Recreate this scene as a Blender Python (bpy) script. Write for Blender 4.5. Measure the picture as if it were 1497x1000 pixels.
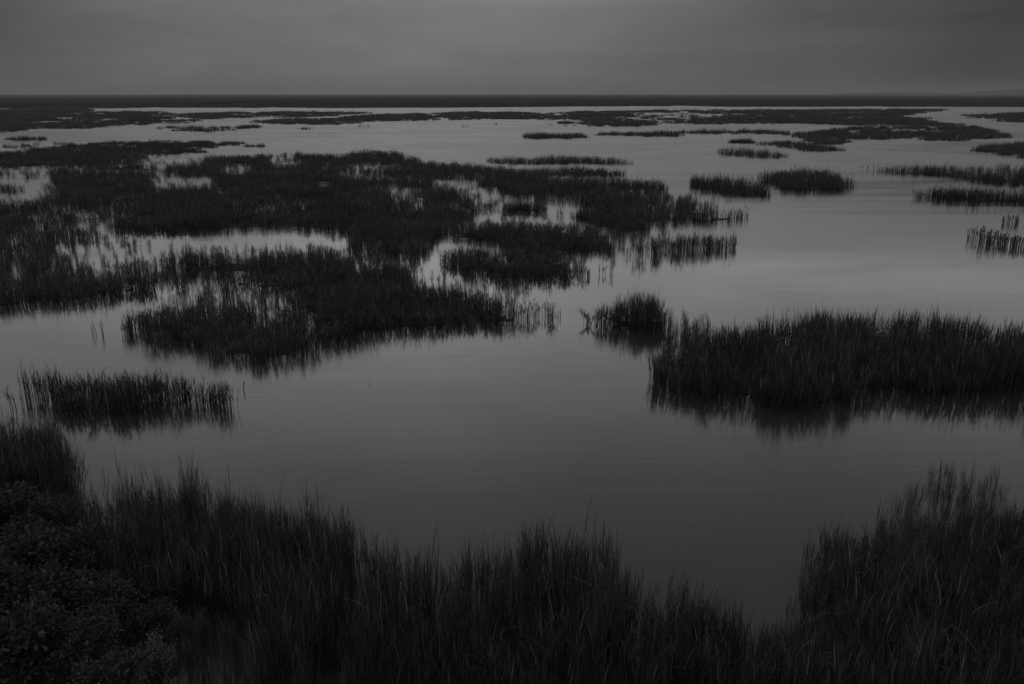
import bpy, math, random
import numpy as np

random.seed(11)
RNG = np.random.default_rng(11)
for o in list(bpy.data.objects):
    bpy.data.objects.remove(o)
SC = bpy.context.scene
COL = SC.collection

# ------------------------------------------------------------------ camera
cam_d = bpy.data.cameras.new('camera')
cam = bpy.data.objects.new('camera', cam_d)
COL.objects.link(cam)
cam.location = (0, 0, 12)
cam.rotation_euler = (math.pi / 2 - 0.282626, 0, 0)
cam_d.lens = 30.06
cam_d.sensor_width = 36.0
cam_d.clip_start = 0.1
cam_d.clip_end = 60000
SC.camera = cam

# ------------------------------------------------------------------ light (heavy overcast, black and white)
SUN_EL, SUN_AZ = math.radians(18.5), math.radians(-7)      # azimuth from +Y, clockwise
SC.view_settings.view_transform = 'Standard'
SC.view_settings.look = 'None'
SC.view_settings.gamma = 1
SC.view_settings.use_curve_mapping = False
SC.view_settings.exposure = -4.0

W = bpy.data.worlds.new("World")
SC.world = W
W.use_nodes = True
nt = W.node_tree
nt.nodes.clear()
def N(tree, kind, **kw):
    n = tree.nodes.new(kind)
    for k, v in kw.items():
        setattr(n, k, v)
    return n
def math_node(tree, op, a, b=None, clamp=False):
    n = N(tree, 'ShaderNodeMath', operation=op, use_clamp=clamp)
    for i, v in enumerate((a, b)):
        if v is None:
            continue
        if isinstance(v, (int, float)):
            n.inputs[i].default_value = v
        else:
            tree.links.new(v, n.inputs[i])
    return n.outputs[0]
def ramp(tree, fac, stops, interp='LINEAR'):
    r = N(tree, 'ShaderNodeValToRGB')
    cr = r.color_ramp
    cr.interpolation = interp
    while len(cr.elements) < len(stops):
        cr.elements.new(0.5)
    for e, (p, v) in zip(cr.elements, stops):
        e.position = p
        e.color = (v, v, v, 1)
    tree.links.new(fac, r.inputs[0])
    return r.outputs[0]
tc = N(nt, 'ShaderNodeTexCoord')
sep = N(nt, 'ShaderNodeSeparateXYZ')
nt.links.new(tc.outputs['Generated'], sep.inputs[0])
elev = math_node(nt, 'MAXIMUM', sep.outputs['Z'], 0.0)
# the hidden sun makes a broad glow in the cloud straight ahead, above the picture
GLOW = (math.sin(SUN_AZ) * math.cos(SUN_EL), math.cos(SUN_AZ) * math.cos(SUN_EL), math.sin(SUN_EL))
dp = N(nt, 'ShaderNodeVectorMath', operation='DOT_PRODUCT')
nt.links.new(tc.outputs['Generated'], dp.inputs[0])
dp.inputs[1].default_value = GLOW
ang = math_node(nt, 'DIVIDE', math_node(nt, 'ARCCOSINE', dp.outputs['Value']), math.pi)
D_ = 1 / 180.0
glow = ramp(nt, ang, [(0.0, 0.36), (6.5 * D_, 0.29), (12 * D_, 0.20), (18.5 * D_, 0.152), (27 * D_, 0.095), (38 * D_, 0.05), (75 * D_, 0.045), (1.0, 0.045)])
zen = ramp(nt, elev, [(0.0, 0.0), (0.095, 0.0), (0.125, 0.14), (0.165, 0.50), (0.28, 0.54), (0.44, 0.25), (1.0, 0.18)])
mp = N(nt, 'ShaderNodeMapping')
mp.inputs['Scale'].default_value = (2.6, 2.6, 14.0)
nt.links.new(tc.outputs['Generated'], mp.inputs[0])
nz = N(nt, 'ShaderNodeTexNoise')
nz.inputs['Scale'].default_value = 1.6
nz.inputs['Detail'].default_value = 6
nz.inputs['Distortion'].default_value = 0.5
nz.inputs['Roughness'].default_value = 0.55
nt.links.new(mp.outputs[0], nz.inputs['Vector'])
cl = ramp(nt, nz.outputs[0], [(0.28, 0.78), (0.72, 1.16)])
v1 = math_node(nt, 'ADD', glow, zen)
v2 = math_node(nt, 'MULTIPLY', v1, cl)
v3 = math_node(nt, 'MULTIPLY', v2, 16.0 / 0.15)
sky = N(nt, 'ShaderNodeTexSky', sky_type='NISHITA', sun_disc=False)
sky.sun_elevation = SUN_EL
sky.sun_rotation = SUN_AZ
bw = N(nt, 'ShaderNodeRGBToBW')
nt.links.new(sky.outputs[0], bw.inputs[0])
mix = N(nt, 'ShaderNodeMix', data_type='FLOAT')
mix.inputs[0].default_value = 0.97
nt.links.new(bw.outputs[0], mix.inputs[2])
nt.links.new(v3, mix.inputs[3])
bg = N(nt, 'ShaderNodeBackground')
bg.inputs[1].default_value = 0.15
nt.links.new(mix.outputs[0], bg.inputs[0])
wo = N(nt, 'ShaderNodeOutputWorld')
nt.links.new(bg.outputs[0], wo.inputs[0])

sun_d = bpy.data.lights.new('sun', 'SUN')
sun_d.energy = 0.5
sun_d.angle = math.radians(80)
sun_d.color = (1.0, 1.0, 1.0)
sun = bpy.data.objects.new('sun', sun_d)
COL.objects.link(sun)
sun.location = (-30, -30, 60)
# the lamp shines along -Z; it stands at azimuth SUN_AZ (clockwise from +Y) and elevation SUN_EL
sun.rotation_euler = (math.pi / 2 - SUN_EL, 0, math.pi - SUN_AZ)

# ------------------------------------------------------------------ materials
def new_mat(name):
    m = bpy.data.materials.new(name)
    m.use_nodes = True
    t = m.node_tree
    return m, t, t.nodes['Principled BSDF']
def gray(s, v):
    s.default_value = (v, v, v, 1)
def blade_mat(name, stops, rough=0.55, tip=1.45, trans=0.25, spec=0.3):
    m, t, b = new_mat(name)
    g = N(t, 'ShaderNodeNewGeometry')
    oi = N(t, 'ShaderNodeObjectInfo')
    r = math_node(t, 'FRACT', math_node(t, 'ADD', g.outputs['Random Per Island'], oi.outputs['Random']))
    col = ramp(t, r, stops)
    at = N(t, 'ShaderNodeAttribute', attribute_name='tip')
    tp = ramp(t, at.outputs['Fac'], [(0.0, 0.65), (0.5, 0.95), (1.0, tip)])  # lit tops and dimmer feet put into the blade colour, besides drier tips
    tcx = N(t, 'ShaderNodeNewGeometry')
    n = N(t, 'ShaderNodeTexNoise')
    n.inputs['Scale'].default_value = 0.16
    n.inputs['Detail'].default_value = 3
    t.links.new(tcx.outputs['Position'], n.inputs['Vector'])
    pt = ramp(t, n.outputs[0], [(0.3, 0.7), (0.7, 1.3)])
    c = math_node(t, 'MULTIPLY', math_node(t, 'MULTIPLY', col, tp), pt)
    t.links.new(c, b.inputs['Base Color'])
    b.inputs['Roughness'].default_value = rough
    b.inputs['Specular IOR Level'].default_value = spec
    tr = N(t, 'ShaderNodeBsdfTranslucent')
    t.links.new(c, tr.inputs[0])
    mx = N(t, 'ShaderNodeMixShader')
    mx.inputs[0].default_value = trans
    t.links.new(b.outputs[0], mx.inputs[1])
    t.links.new(tr.outputs[0], mx.inputs[2])
    t.links.new(mx.outputs[0], t.nodes['Material Output'].inputs[0])
    return m
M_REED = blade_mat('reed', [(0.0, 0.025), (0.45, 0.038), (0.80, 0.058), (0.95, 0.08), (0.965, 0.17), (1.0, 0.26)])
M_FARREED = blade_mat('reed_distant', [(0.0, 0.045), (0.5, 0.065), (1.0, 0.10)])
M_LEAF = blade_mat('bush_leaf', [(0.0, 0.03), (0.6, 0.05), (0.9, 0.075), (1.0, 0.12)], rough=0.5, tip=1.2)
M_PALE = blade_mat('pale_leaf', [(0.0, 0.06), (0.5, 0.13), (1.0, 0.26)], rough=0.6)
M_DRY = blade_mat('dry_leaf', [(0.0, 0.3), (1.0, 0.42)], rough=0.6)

def mud_mat(name, lo, hi, scale):
    m, t, b = new_mat(name)
    g = N(t, 'ShaderNodeNewGeometry')
    n = N(t, 'ShaderNodeTexNoise')
    n.inputs['Scale'].default_value = scale
    n.inputs['Detail'].default_value = 6
    t.links.new(g.outputs['Position'], n.inputs['Vector'])
    c = ramp(t, n.outputs[0], [(0.3, lo), (0.7, hi)])
    t.links.new(c, b.inputs['Base Color'])
    b.inputs['Roughness'].default_value = 0.75
    b.inputs['Specular IOR Level'].default_value = 0.25
    bp = N(t, 'ShaderNodeBump')
    bp.inputs['Distance'].default_value = 0.05
    t.links.new(n.outputs[0], bp.inputs['Height'])
    t.links.new(bp.outputs[0], b.inputs['Normal'])
    return m
M_MUD = mud_mat('mud', 0.02, 0.045, 1.5)
M_BARK = mud_mat('bark', 0.03, 0.07, 20)
M_WOOD = mud_mat('far_wood', 0.03, 0.05, 0.01)

def far_land_mat():
    m, t, b = new_mat('far_marsh')
    g = N(t, 'ShaderNodeNewGeometry')
    mp = N(t, 'ShaderNodeMapping')
    mp.inputs['Scale'].default_value = (0.0012, 0.006, 1)
    t.links.new(g.outputs['Position'], mp.inputs[0])
    n = N(t, 'ShaderNodeTexNoise')
    n.inputs['Scale'].default_value = 1
    n.inputs['Detail'].default_value = 8
    n.inputs['Roughness'].default_value = 0.65
    t.links.new(mp.outputs[0], n.inputs['Vector'])
    c = ramp(t, n.outputs[0], [(0.35, 0.026), (0.65, 0.05)])
    t.links.new(c, b.inputs['Base Color'])
    b.inputs['Roughness'].default_value = 1.0
    b.inputs['Specular IOR Level'].default_value = 0.0
    return m
M_FAR = far_land_mat()

def water_mat():
    m, t, b = new_mat('water')
    gray(b.inputs['Base Color'], 0.03)
    b.inputs['IOR'].default_value = 1.37
    g = N(t, 'ShaderNodeNewGeometry')
    def noise(sx, sy, detail, dist=0.0, rough=0.5):
        mp = N(t, 'ShaderNodeMapping')
        mp.inputs['Scale'].default_value = (sx, sy, 1)
        t.links.new(g.outputs['Position'], mp.inputs[0])
        n = N(t, 'ShaderNodeTexNoise')
        n.inputs['Scale'].default_value = 1
        n.inputs['Detail'].default_value = detail
        n.inputs['Roughness'].default_value = rough
        n.inputs['Distortion'].default_value = dist
        t.links.new(mp.outputs[0], n.inputs['Vector'])
        return n.outputs[0]
    slick = noise(0.011, 0.028, 4, 1.6)
    rip = noise(0.9, 2.6, 3, 0.3)
    swell = noise(0.10, 0.35, 2, 0.4)
    rg = ramp(t, slick, [(0.42, 0.06), (0.58, 0.20)])
    sy = N(t, 'ShaderNodeSeparateXYZ')
    t.links.new(g.outputs['Position'], sy.inputs[0])
    wind = N(t, 'ShaderNodeMapRange', interpolation_type='SMOOTHSTEP')
    wind.inputs[1].default_value = 55
    wind.inputs[2].default_value = 180
    wind.inputs[4].default_value = 0.12
    t.links.new(sy.outputs['Y'], wind.inputs[0])
    t.links.new(math_node(t, 'ADD', rg, wind.outputs[0]), b.inputs['Roughness'])
    amp = ramp(t, slick, [(0.40, 0.3), (0.60, 1.5)])
    h1 = math_node(t, 'MULTIPLY', rip, amp)
    hh = math_node(t, 'ADD', math_node(t, 'MULTIPLY', h1, 0.0028), math_node(t, 'MULTIPLY', swell, 0.010))
    bp = N(t, 'ShaderNodeBump')
    bp.inputs['Strength'].default_value = 1.0
    bp.inputs['Distance'].default_value = 1.0
    t.links.new(hh, bp.inputs['Height'])
    t.links.new(bp.outputs[0], b.inputs['Normal'])
    return m
M_WATER = water_mat()

# ------------------------------------------------------------------ mesh helpers
def mesh_from(name, V, T, mat, attr=None):
    me = bpy.data.meshes.new(name)
    V = np.ascontiguousarray(V, dtype=np.float32)
    T = np.ascontiguousarray(T, dtype=np.int32)
    k = T.shape[1]
    me.vertices.add(len(V))
    me.vertices.foreach_set('co', V.ravel())
    me.loops.add(T.size)
    me.loops.foreach_set('vertex_index', T.ravel())
    me.polygons.add(len(T))
    me.polygons.foreach_set('loop_start', np.arange(0, T.size, k, dtype=np.int32))
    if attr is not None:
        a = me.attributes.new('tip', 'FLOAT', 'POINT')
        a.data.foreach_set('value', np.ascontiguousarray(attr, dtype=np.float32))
    me.materials.append(mat)
    me.update(calc_edges=True)
    me.validate()
    return me
def add(name, me, parent=None, kind=None, label=None, cat=None, group=None, loc=None):
    o = bpy.data.objects.new(name, me)
    COL.objects.link(o)
    if parent is not None:
        o.parent = parent
    if loc is not None:
        o.location = loc
    tag(o, label, cat, group, kind)
    return o
def tag(o, label=None, cat=None, group=None, kind=None):
    if label: o['label'] = label
    if cat: o['category'] = cat
    if group: o['group'] = group
    if kind: o['kind'] = kind

def ribbon(P, az, lean, H, Wd, face, n, power=2.0, t0=0.0):
    """k curved tapering blades with n segments; returns verts, tris, height attribute"""
    k = len(P)
    t = np.linspace(0, 1, n + 1)
    sp = np.zeros((k, n + 1, 3))
    out = (lean * H)[:, None] * t[None, :] ** power
    sp[..., 0] = P[:, 0, None] + np.cos(az)[:, None] * out
    sp[..., 1] = P[:, 1, None] + np.sin(az)[:, None] * out
    sp[..., 2] = P[:, 2, None] + H[:, None] * (t[None, :] - 0.32 * np.minimum(lean, 1.6)[:, None] * t[None, :] ** 2.4)
    w = 0.5 * Wd[:, None] * (1 - t[None, :n]) ** 0.6
    sx, sy = np.cos(face)[:, None] * w, np.sin(face)[:, None] * w
    V = np.zeros((k, 2 * n + 1, 3))
    V[:, 0:2 * n:2] = sp[:, :n]
    V[:, 1:2 * n:2] = sp[:, :n]
    V[:, 0:2 * n:2, 0] -= sx; V[:, 0:2 * n:2, 1] -= sy
    V[:, 1:2 * n:2, 0] += sx; V[:, 1:2 * n:2, 1] += sy
    V[:, 2 * n] = sp[:, n]
    tri = []
    for i in range(n - 1):
        a = 2 * i
        tri += [(a, a + 1, a + 3), (a, a + 3, a + 2)]
    tri.append((2 * n - 2, 2 * n - 1, 2 * n))
    tri = np.array(tri)
    T = (tri[None] + (np.arange(k) * (2 * n + 1))[:, None, None]).reshape(-1, 3)
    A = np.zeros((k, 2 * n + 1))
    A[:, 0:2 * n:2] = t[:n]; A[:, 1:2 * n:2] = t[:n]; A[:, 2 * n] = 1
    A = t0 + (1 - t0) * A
    return V.reshape(-1, 3), T, A.ravel()
def join(parts):
    Vs, Ts, As, off = [], [], [], 0
    for V, T, A in parts:
        Vs.append(V); Ts.append(T + off); As.append(A); off += len(V)
    return np.concatenate(Vs), np.concatenate(Ts), np.concatenate(As)

U = lambda a, b, n: RNG.uniform(a, b, n)
def reed_tuft(level):
    """one tuft about 1 m tall (scaled where it is planted)"""
    k, rad, wd, seg = [(22, 0.25, 0.013, 4), (20, 0.36, 0.023, 3), (24, 0.60, 0.042, 2), (40, 1.5, 0.12, 1), (44, 4.5, 0.5, 1)][level]
    r = rad * np.sqrt(U(0, 1, k)); th = U(0, 6.283, k)
    P = np.stack([r * np.cos(th), r * np.sin(th), np.zeros(k)], 1)
    H = U(0.5, 1.08, k) * (1.05 - (0.18 if level == 0 else 0.30) * (r / rad) ** 2)
    az = th + U(-1.2, 1.2, k)
    lean = np.abs(RNG.normal(0.0, 0.10, k)) + 0.03
    parts = [ribbon(P, az, lean, H, wd * U(0.7, 1.3, k), U(0, 3.1416, k), seg)]
    nl = [4, 3, 1, 0, 0][level]
    for j in range(nl):
        t = U(0.25, 0.92, k)
        out = lean * H * t ** 2
        Q = P + np.stack([np.cos(az) * out, np.sin(az) * out, H * (t - 0.32 * lean * t ** 2.4)], 1)
        la = U(0, 6.283, k)
        L = U(0.2, 0.48, k) * (1 if level < 2 else 1.1)
        ln = U(0.15, 0.6, k)
        drop = RNG.random(k) < 0.12
        ln = np.where(drop, U(0.9, 1.7, k), ln)
        parts.append(ribbon(Q, la, ln, L, wd * U(0.7, 1.2, k), la + 1.5708 + U(-0.5, 0.5, k), 3 if level == 0 else 2, 1.3, 0.6))
    return join(parts)
TUFTS = [[reed_tuft(l) for _ in range((14, 12, 10, 8, 8)[l])] for l in range(5)]
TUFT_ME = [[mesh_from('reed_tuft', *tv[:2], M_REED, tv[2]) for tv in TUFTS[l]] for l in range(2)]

def hash2(ix, iy, s):
    h = (ix.astype(np.int64) * 374761393 + iy.astype(np.int64) * 668265263 + s * 974634777) & 0xffffffff
    h = ((h ^ (h >> 13)) * 1274126177) & 0xffffffff
    return ((h ^ (h >> 16)) & 0xffff) / 65535.0
def vnoise(x, y, s=0):
    ix, iy = np.floor(x), np.floor(y)
    fx, fy = x - ix, y - iy
    fx, fy = fx * fx * (3 - 2 * fx), fy * fy * (3 - 2 * fy)
    a, b = hash2(ix, iy, s), hash2(ix + 1, iy, s)
    c, d = hash2(ix, iy + 1, s), hash2(ix + 1, iy + 1, s)
    return (a * (1 - fx) + b * fx) * (1 - fy) + (c * (1 - fx) + d * fx) * fy
def inside(poly, X, Y):
    p = np.array(poly); q = np.roll(p, -1, 0)
    r = np.zeros(len(X), bool)
    for (x1, y1), (x2, y2) in zip(p, q):
        if y1 == y2:
            continue
        c = ((y1 > Y) != (y2 > Y)) & (X < (x2 - x1) * (Y - y1) / (y2 - y1) + x1)
        r ^= c
    return r
def edge_dist(poly, X, Y):
    p = np.array(poly); q = np.roll(p, -1, 0)
    d = np.full(len(X), 1e9)
    for (x1, y1), (x2, y2) in zip(p, q):
        dx, dy = x2 - x1, y2 - y1
        t = np.clip(((X - x1) * dx + (Y - y1) * dy) / (dx * dx + dy * dy + 1e-9), 0, 1)
        d = np.minimum(d, np.hypot(X - x1 - t * dx, Y - y1 - t * dy))
    return d
SPACING = [(0, 0.33), (30, 0.37), (35, 0.50), (56, 0.57), (81, 0.68), (94, 0.93), (188, 1.27), (206, 2.3), (412, 3.2), (450, 6.6), (1100, 10)]
def spacing(d):
    return np.interp(d, [a for a, _ in SPACING], [b for _, b in SPACING])
def level_of(d):
    return np.digitize(d, [33, 85, 195, 430])
STAT = {'tri': 0, 'obj': 0}
def plant(tv_level, X, Y, Z, S, HS, R, pick, mat, name, parent, kind='stuff', TX=None, TY=None):
    """joins tufts (variants of one or several levels) into one mesh"""
    parts = []
    for lv in np.unique(tv_level):
        for vi, (V, T, A) in enumerate(TUFTS[lv]):
            m = (tv_level == lv) & (pick % len(TUFTS[lv]) == vi)
            k = int(m.sum())
            if not k:
                continue
            c, s = np.cos(R[m])[:, None], np.sin(R[m])[:, None]
            W3 = np.empty((k, len(V), 3))
            W3[..., 0] = (V[None, :, 0] * c - V[None, :, 1] * s) * S[m][:, None] + X[m][:, None]
            W3[..., 1] = (V[None, :, 0] * s + V[None, :, 1] * c) * S[m][:, None] + Y[m][:, None]
            W3[..., 2] = V[None, :, 2] * HS[m][:, None] + Z[m][:, None]
            if TX is not None:
                W3[..., 0] += W3[..., 2] * TX[m][:, None]
                W3[..., 1] += W3[..., 2] * TY[m][:, None]
            T3 = (T[None] + (np.arange(k) * len(V))[:, None, None]).reshape(-1, 3)
            parts.append((W3.reshape(-1, 3), T3, np.tile(A, k)))
    if not parts:
        return None
    V, T, A = join(parts)
    STAT['tri'] += len(T)
    return add(name, mesh_from(name, V, T, mat, A), parent, kind)

# ------------------------------------------------------------------ the setting
def sheet(name, pts_rows, mat, kind='structure'):
    rows = len(pts_rows); cols = len(pts_rows[0])
    V = np.array([p for r in pts_rows for p in r], float)
    T = []
    for j in range(rows - 1):
        for i in range(cols - 1):
            a = j * cols + i
            T.append((a, a + 1, a + cols + 1, a + cols))
    return add(name, mesh_from(name, V, np.array(T), mat), kind=kind)
sheet('water', [[(-15000, -60, 0), (0, -60, 0), (15000, -60, 0)], [(-15000, 900, 0), (0, 900, 0), (15000, 900, 0)], [(-15000, 12500, 0), (0, 12500, 0), (15000, 12500, 0)]], M_WATER)

EDGE = [(-599.86, 778.49), (-449.67, 778.49), (-372.75, 786.08), (-346.55, 756.56), (-332.91, 793.82), (-358.41, 870.98), (-342.32, 852.57), (-311.48, 793.82), (-256.35, 793.82), (-267.25, 848.08), (-245.85, 809.76), (-228.2, 771.04), (-224.86, 801.71), (-220.72, 813.85), (-159.77, 771.04), (-90.96, 793.82), (-63.09, 789.93), (-30.3, 809.76), (33.52, 843.65), (64.83, 870.98), (102.33, 875.7), (121.85, 895.13), (154.82, 890.2), (169.17, 947.68), (180.69, 920.66), (210.33, 848.08), (295.38, 848.08), (346.99, 870.98), (362.03, 900.13), (382.86, 900.13), (369.28, 852.57), (392.3, 852.57), (416.41, 875.7), (419.69, 848.08), (477.2, 826.36), (656.96, 809.76)]
rows = []
ext = [(-14500, EDGE[0][1])] + EDGE + [(14500, EDGE[-1][1])]
for dy, z in ((0, -0.3), (4, 0.5), (12, 1.0), (40, 1.15), (150, 1.2), (500, 1.2), (1500, 1.2), (4000, 1.2), (9000, 1.2), (20000, 1.2)):
    rows.append([(x, min(y + dy, 12400) if dy < 9000 else min(9500 if dy == 9000 else 12400, 12400), z) for x, y in ext])
sheet('far_marsh_land', rows, M_FAR)
# ragged grass along its water edge: nobody could count it
E = np.array(EDGE)
seg = np.hypot(*(E[1:] - E[:-1]).T)
cum = np.concatenate([[0], np.cumsum(seg)])
ne = 1100
s = U(0, cum[-1], ne)
ex, ey = np.interp(s, cum, E[:, 0]), np.interp(s, cum, E[:, 1])
depth = U(0, 1, ne) ** 2 * 60
o = plant(np.full(ne, 4), ex, ey + depth, np.clip(depth * 0.06, 0, 1.1) * 0.9, U(0.8, 2.2, ne), U(0.7, 1.25, ne), U(0, 6.28, ne), RNG.integers(0, 99, ne), M_FARREED, 'far_marsh_grass', None)
tag(o, 'grass fringe along the water edge of the distant flat land')

# distant wooded rise, faint in the haze
def ridge(name, x0, x1, y, hgt, depth, n=90):
    xs = np.linspace(x0, x1, n)
    u = np.linspace(0, 1, n)
    prof = hgt * np.clip(np.minimum(u / 0.35, (1.3 - u) / 0.35), 0, 1) ** 0.7
    prof = prof * (0.86 + 0.22 * vnoise(xs / 60.0, xs * 0 + 3.3) + 0.08 * vnoise(xs / 17.0, xs * 0 + 7.1)) + 1
    r = [[(x, y - depth, 0.9) for x in xs], [(x, y - depth * 0.5, 1 + p * 0.75) for x, p in zip(xs, prof)],
         [(x, y, 1 + p) for x, p in zip(xs, prof)], [(x, y + depth, 0.9) for x in xs]]
    return sheet(name, r, M_WOOD)
ridge('wooded_hill', 3200, 4900, 6500, 46, 300)
ridge('low_hill', 2350, 3250, 6800, 17, 250)

# muddy bank under the bushes in the near corner
BANK = [(-21.3, 22.96), (-14.9, 23.14), (-13.38, 22.96), (-11.8, 21.42), (-10.23, 19.33), (-8.57, 17.83), (-7.56, 16.9), (-6.48, 14.53), (-5.27, 11.82)]
rows = []
for k, (a, z) in enumerate(((0.0, -0.15), (0.12, 0.12), (0.35, 0.30), (1.0, 0.42))):
    rows.append([(x * (1 - a) + (-26) * a, y * (1 - a) + 5.0 * a + 0.0, z) for x, y in BANK])
sheet('muddy_bank', rows, M_MUD)

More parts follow.
